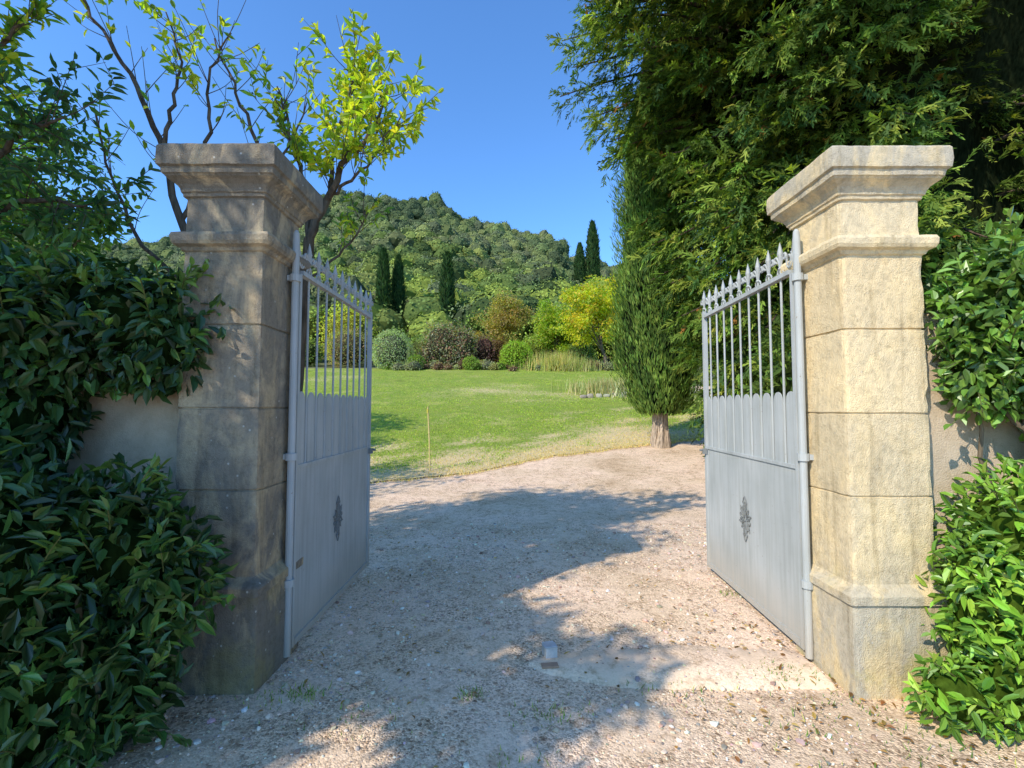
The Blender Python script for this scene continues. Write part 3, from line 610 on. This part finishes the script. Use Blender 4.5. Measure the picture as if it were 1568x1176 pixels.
for k in range(nl):
    if k<250:
        z=1.5+13*R.random()**1.1;a=R.uniform(math.pi*.88,math.pi*1.80) if k<215 else R.uniform(0,2*math.pi)
    else:   # the fuller sunlit side
        z=R.uniform(1.8,10.5);a=R.uniform(math.pi*1.00,math.pi*1.37)
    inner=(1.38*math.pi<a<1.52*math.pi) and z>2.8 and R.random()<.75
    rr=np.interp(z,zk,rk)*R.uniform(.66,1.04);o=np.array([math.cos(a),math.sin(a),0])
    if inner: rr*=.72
    tip=np.array([cx,cy,z])+o*rr;root=np.array([cx,cy,z+.3])+o*rr*.35
    mid=(tip+root)/2+UP*.35;Q=smoothpath([root,mid,tip-UP*.3],4,.02);tube(mb,Q,np.linspace(.05,.012,len(Q)),(.10,.075,.055),1,5,cap=False)
    m=R.integers(75,110)
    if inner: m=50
    t=.35+.65*R.random(m)**.65;B=np.stack([np.interp(t,np.linspace(0,1,len(Q)),Q[:,j]) for j in range(3)],1)
    sd=np.array([-o[1],o[0],0]);wd=(1.05-.6*t)*(.78)
    off=sd*(R.uniform(-1,1,(m,1))*wd[:,None])-UP*R.random((m,1))*.5+UP*.12
    SP.append(B+off+R.normal(size=(m,3))*.08);lat=np.sign((off@sd))[:,None]*sd
    SD.append(o*.65+lat*.45*R.random((m,1))-UP*R.uniform(-.2,1.0,(m,1))+R.normal(size=(m,3))*.28);SN.append(UP*.6+o*.8+R.normal(size=(m,3))*.4)
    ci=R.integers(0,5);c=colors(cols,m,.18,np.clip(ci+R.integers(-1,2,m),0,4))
    if inner: c=c*[.5,.42,.45]  # recessed limbs browned and darkened, interior shade put into their colour
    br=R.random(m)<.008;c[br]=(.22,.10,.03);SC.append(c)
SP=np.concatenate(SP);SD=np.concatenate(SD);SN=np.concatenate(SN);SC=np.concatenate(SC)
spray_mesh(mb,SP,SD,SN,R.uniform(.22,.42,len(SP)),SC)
V,F=ICO3;zz=8.5+V[:,2]*7.2;rr=np.interp(zz,zk,rk)*.58*(1+.2*fbm(V*4,.3,2));h=nrm(V*[1,1,0]+1e-6)
fl=np.minimum(1,np.linalg.norm(V[:,:2],axis=1)*1.6)
mb.add(np.stack([cx+h[:,0]*rr*fl,cy+h[:,1]*rr*fl,zz],1),F,(.014,.020,.009),1)
mb.obj("cedar_tree",[CONIF,BARK])
mb=MB();bush(mb,[(5.2,7.6,1.6,1.3,1.2,1.7),(7,7,1.8,1.6,1.4,2.0),(9.5,7,2,2,1.6,2.2),(5.6,10.5,1.9,1.4,1.3,2.4)],11000,.18,.06,[(.03,.05,.012),(.05,.08,.018),(.08,.12,.025)],droop=.2,shape=4,freq=.7);mb.obj("conifer_shrub",CONIF)

# ---------------------------------------------------------------- garden beds
def gz(x,y,dz): return float(terrain(x,y))+dz
def gb(name,x,y,rx,rz,n,L,cols,W=None,**k):
    mb=MB();z=gz(x,y,rz*.8);bush(mb,[(x,y,z,rx,rx,rz)],n,L,W or L*.5,cols,shape=4,freq=.5/max(rx,.5),**k);return mb.obj(name,LEAF)
gb("round_shrub",-8.9,34.8,1.5,1.6,4200,.13,[(.26,.30,.17),(.32,.35,.21),(.21,.26,.13)],noise=.03,depth=.12,loose=.03)
gb("round_shrub",-12.9,37,1.8,1.7,3000,.15,[(.28,.20,.10),(.20,.21,.08),(.30,.23,.11)],noise=.04,depth=.15)
mb=MB();bush(mb,[(-5.4,36,gz(-5.4,36,1.7),1.6,1.3,1.9),(-4.0,36,gz(-4,36,1.5),1.4,1.2,1.8),(-6.5,36.2,gz(-6.5,36.2,.8),.9,.9,.9)],6200,.18,.09,[(.12,.13,.07),(.30,.30,.20),(.28,.16,.11),(.10,.14,.05)],shape=4,freq=.6);mb.obj("variegated_shrub",LEAF)
gb("boxwood_ball",.35,34.9,1.25,1.15,3200,.12,[(.20,.30,.03),(.26,.36,.04)],noise=.03,depth=.15,loose=.03)
gb("boxwood_ball",-7.0,34.2,.65,.6,1200,.10,[(.16,.24,.04),(.21,.29,.05)],noise=.03,depth=.15,loose=.03)
gb("boxwood_ball",-3.0,34.0,.6,.55,1200,.10,[(.17,.25,.04),(.22,.30,.05)],noise=.03,depth=.15,loose=.03)
gb("berberis_shrub",-2.2,37,1.0,1.5,1400,.15,[(.18,.09,.08),(.15,.11,.07)])
gb("berberis_shrub",-1.0,37.5,1.0,1.3,1400,.15,[(.22,.12,.05),(.17,.13,.05)])
gb("yellow_shrub",-14.2,41,2.5,3.0,3200,.2,[(.42,.40,.04),(.30,.33,.05),(.46,.42,.05)])
gb("round_shrub",-16.8,38,1.5,1.3,1500,.16,[(.14,.19,.05),(.18,.22,.06)])
gb("round_shrub",2.2,38,1.5,1.6,1800,.18,[(.20,.27,.05),(.24,.29,.05)])
gb("round_shrub",5.2,36,1.3,1.2,1800,.16,[(.13,.19,.06),(.17,.22,.07)])
gb("round_shrub",-7.4,38.5,1.4,1.4,1800,.16,[(.17,.22,.06),(.2,.24,.08)])
mb=MB()
for i in range(36):
    x=-9+i*.48+R.normal()*.15;y=34.0+R.normal()*.4;r=R.uniform(.28,.65);bush(mb,[(x,y,gz(x,y,r*.5),r,r,r*.8)],200,.12,.06,[[(.26,.30,.16),(.34,.34,.21)],[(.16,.25,.05),(.22,.3,.06)],[(.32,.30,.11),(.42,.38,.15)],[(.2,.10,.07),(.28,.22,.13)]][R.integers(0,4)],shape=4)
mb.obj("flower_border",LEAF)
def ornam(name,x,y,w,h,n,cols):
    mb=MB();P=np.stack([R.normal(x,w,n),R.normal(y,w*.5,n),np.zeros(n)],1);P[:,2]=terrain(P[:,0],P[:,1]);blades(mb,P,h*R.uniform(.5,1.1,n),.05,colors(cols,n,.2),.8);return mb.obj(name,GRASS)
ornam("ornamental_grass",3.0,33.6,.85,1.5,900,[(.46,.38,.15),(.32,.33,.10)])
ornam("ornamental_grass",4.6,33.2,.7,1.0,600,[(.34,.32,.14),(.24,.27,.09)])
ornam("ornamental_grass",4.9,23.5,1.0,.85,900,[(.42,.35,.18),(.28,.29,.12)])
ornam("ornamental_grass",6.6,22.5,.9,.8,700,[(.36,.36,.22),(.24,.27,.15)])
AU=[(.40,.37,.03),(.30,.32,.035),(.22,.28,.035),(.44,.33,.04)]
broadtree("autumn_fruit_tree",(6.7,33.5,gz(6.7,33.5,0)),6,(6.1,33.5,gz(6.1,33.5,4.3),2.9,2.2,2.6),11000,.24,.13,AU,trunk=.16,ncl=70,clr=.75,shape=4)
broadtree("autumn_fruit_tree",(3.4,37,gz(3.4,37,0)),5,(3.4,37,gz(3.4,37,3.2),2.2,1.8,2.7),8000,.22,.13,[(.22,.28,.035),(.17,.24,.03),(.30,.30,.04)],trunk=.14,ncl=54,clr=.7,shape=4)
broadtree("autumn_fruit_tree",(8.6,38,gz(8.6,38,0)),6,(8.4,38,gz(8.4,38,4.2),2.8,2.4,2.8),8000,.26,.15,AU[1:]+[(.16,.22,.03)],trunk=.16,ncl=60,clr=.8,shape=4)
broadtree("smoke_bush_tree",(-.9,40,gz(-.9,40,0)),5,(-.9,40,gz(-.9,40,3.5),2.7,2.0,2.7),10000,.20,.12,[(.27,.19,.07),(.32,.24,.07),(.24,.23,.06)],trunk=.13,ncl=60,clr=.75,shape=4)
mb=MB()
for (x,y,r,c) in [(-20,47,3.4,1),(-3,54,3.2,0),(2.5,52,3.0,1),(6,50,3.4,1),(10,48,3.6,1),(14,44,3.5,0),(18,42,4,1),(-25,44,3.5,0),(-31,42,4,1),(-38,46,4,1),(-46,50,4.5,0),(-10.5,50,1.4,1),(-6,50,1.6,1),(-12,52,1.8,0)]:
    pal=[[(.07,.11,.024),(.10,.155,.03),(.13,.19,.036)],[(.15,.20,.035),(.20,.25,.04),(.11,.16,.03)]][c]
    es=[(x+R.normal()*r*.4,y+R.normal()*r*.3,gz(x,y,r*R.uniform(.5,1.1)),r*R.uniform(.45,.7),r*.6,r*R.uniform(.45,.65)) for _ in range(7)]
    bush(mb,es,4200,.3,.18,pal,shape=4,freq=.35,noise=.3,depth=.4,core=.68)
mb.obj("garden_tree_belt",FAR)
CYP=[(-16.6,60,11.5,.8),(-15.2,62,10.5,.8),(-8.4,60,11.5,.85),(20.5,140,16,1.6),(24.4,140,23,1.9)]
for (x,y,h,r) in CYP:
    cypress("italian_cypress",x,y,h,r,0,3500,.6*h/11,.18*h/11,[(.022,.045,.018),(.03,.06,.02),(.045,.075,.024)],taper=.8)
def rocks(name,specs,cols):
    mb=MB();V,F=ICO2
    for (x,y,z,sx,sy,sz) in specs:
        v=np.sign(V)*np.abs(V)**.6*[sx,sy,sz];v=v*(1+.10*fbm(V+R.normal(size=3)*5,.5,1))[:,None];mb.add(v+[x,y,z],F,colors(cols,1,.15)[0])
    return mb.obj(name,PEB)
sp=[]
for row in range(6):
    x=-13.5
    while x<-5:
        w=R.uniform(.2,.42);sp.append((x+w,43+R.normal()*.03,gz(x,43,.12+row*.27),w,.25,.135));x+=2*w*.96
rocks("dry_stone_wall",sp,[(.40,.36,.29),(.32,.29,.23),(.46,.42,.34)])
rocks("stone_edging",[(3.3+i*.42+R.normal()*.06,22.0+.1*i+R.normal()*.12,gz(3.3+i*.42,22+.1*i,.07),R.uniform(.14,.26),R.uniform(.12,.2),R.uniform(.08,.16)) for i in range(20)],[(.44,.40,.34),(.36,.33,.28)])
mb=MB();z=gz(-1.8,10.4,0);tube(mb,[(-1.80,10.4,z-.1),(-1.82,10.4,z+.7),(-1.86,10.4,z+1.42)],[.017,.016,.014],(.60,.48,.20),0,7)
tube(mb,[(-1.86,10.4,z+1.28),(-1.862,10.4,z+1.36)],.02,(.6,.5,.08),0,7);mb.obj("garden_stake",PEB)

# ---------------------------------------------------------------- hillside forest
def template(k,nq,lo,hi):
    u=rdir(nq*2);u=u[u[:,2]>-.45][:nq];nq=len(u)
    lump=1+.24*fbm(u*2,.35,40+k)+.12*fbm(u*2,.9,60+k)
    P=u*lump[:,None]*(1-.06*R.random((nq,1)))
    D=nrm(np.cross(u,rdir(nq))+u*.25);N=nrm(u+rdir(nq)*.45);S=nrm(np.cross(D,N))
    l=R.uniform(lo,hi,(nq,1));w=l*.75
    V=np.stack([P-D*l/2,P+S*w/2,P+D*l/2,P-S*w/2],1).reshape(-1,3)
    cvar=np.repeat(R.normal(1,.15,nq),4)
    Vi,Fi=ICO2;cv=Vi*.90*(1+.24*fbm(Vi*2,.35,40+k)+.12*fbm(Vi*2,.9,60+k))[:,None]
    return (V,np.arange(nq)[:,None]*4+[0,1,2,3],cvar,cv,Fi)
tn=[template(k,420,.07,.16) for k in range(6)];tf=[template(k,150,.12,.24) for k in range(6)]
n=5200
Yt=52+183*R.random(n)**.75;Xt=R.uniform(-1.3,.7,n)*Yt
Zt=terrain(Xt,Yt)
pal=np.array([(.04,.062,.022),(.058,.085,.028),(.085,.122,.034),(.118,.15,.04),(.075,.096,.046),(.105,.12,.052),(.148,.175,.05)])
patch=fbm(np.stack([Xt,Yt,0*Xt],-1),.012,21)*.5+.5
mb=MB()
for i in range(n):
    if Yt[i]<66 and any(abs(Xt[i]/Yt[i]-c[0]/c[1])*60<2.6 for c in CYP[:3]) and R.random()<.9: continue
    if 110<Yt[i]<145 and .125<Xt[i]/Yt[i]<.195: continue
    vis=-1.15<Xt[i]/Yt[i]<.35
    T=(tn if (Yt[i]<110 and vis) else tf)[R.integers(0,6)];s=(1.5+1.9*R.random()**1.3)*(1+.2*(Yt[i]<100));sz=s*R.uniform(.75,1.15)
    if Yt[i]>185 and R.random()<.10: s*=1.15;sz*=1.5
    a=R.uniform(0,6.28);ca,sa=math.cos(a),math.sin(a);M=np.array([[ca*s,sa*s,0],[-sa*s,ca*s,0],[0,0,sz]])
    off=np.array([Xt[i],Yt[i],Zt[i]+sz*.75])
    k=np.clip(int(patch[i]*7+R.normal()*1.7),0,6);c=pal[k]*R.normal(1,.15)
    if Yt[i]<105 and R.random()<.4: c=np.array((.14,.18,.035))
    if Yt[i]>130: c=c*.7+np.array((.095,.115,.075))*.3  # far crowns blended to grey-green, aerial haze painted into their colour
    c=np.clip(c,.01,1)
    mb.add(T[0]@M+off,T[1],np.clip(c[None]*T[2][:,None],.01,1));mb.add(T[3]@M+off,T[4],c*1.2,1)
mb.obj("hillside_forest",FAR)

# ---------------------------------------------------------------- light, sky, camera
el=math.radians(38)
az=np.array([-1.0,-.97]);az/=np.linalg.norm(az)
ds=Vector((az[0]*math.cos(el),az[1]*math.cos(el),math.sin(el)))
sl=bpy.data.lights.new("sun",'SUN');sl.energy=5.0;sl.angle=math.radians(.5);sl.color=(1,.915,.77)
so=bpy.data.objects.new("sun",sl);scene.collection.objects.link(so);so.rotation_euler=(-ds).to_track_quat('-Z','Y').to_euler();so.location=(-20,-20,30)
w=bpy.data.worlds.new("World");scene.world=w;w.use_nodes=True;N=w.node_tree.nodes;L=w.node_tree.links
sk=N.new("ShaderNodeTexSky");sk.sky_type='NISHITA';sk.sun_disc=False;sk.sun_elevation=el;sk.sun_rotation=math.atan2(az[0],az[1])%(2*math.pi)
sk.air_density=1.0;sk.dust_density=.4;sk.ozone_density=3.0
tint=mixc(N,L,sk.outputs[0],(1.04,1.62,2.15),1.0,'MULTIPLY')
bg=N["Background"];bg.inputs[1].default_value=.148;L.new(tint,bg.inputs[0])
cam=bpy.data.cameras.new("camera");cam.sensor_width=36;cam.lens=16.53;cam.clip_start=.05;cam.clip_end=6000
co=bpy.data.objects.new("camera",cam);scene.collection.objects.link(co);co.location=(0,0,1.55);co.rotation_euler=(math.radians(92.94),0,0)
scene.camera=co
scene.view_settings.view_transform='Standard';scene.view_settings.look='None';scene.view_settings.exposure=0
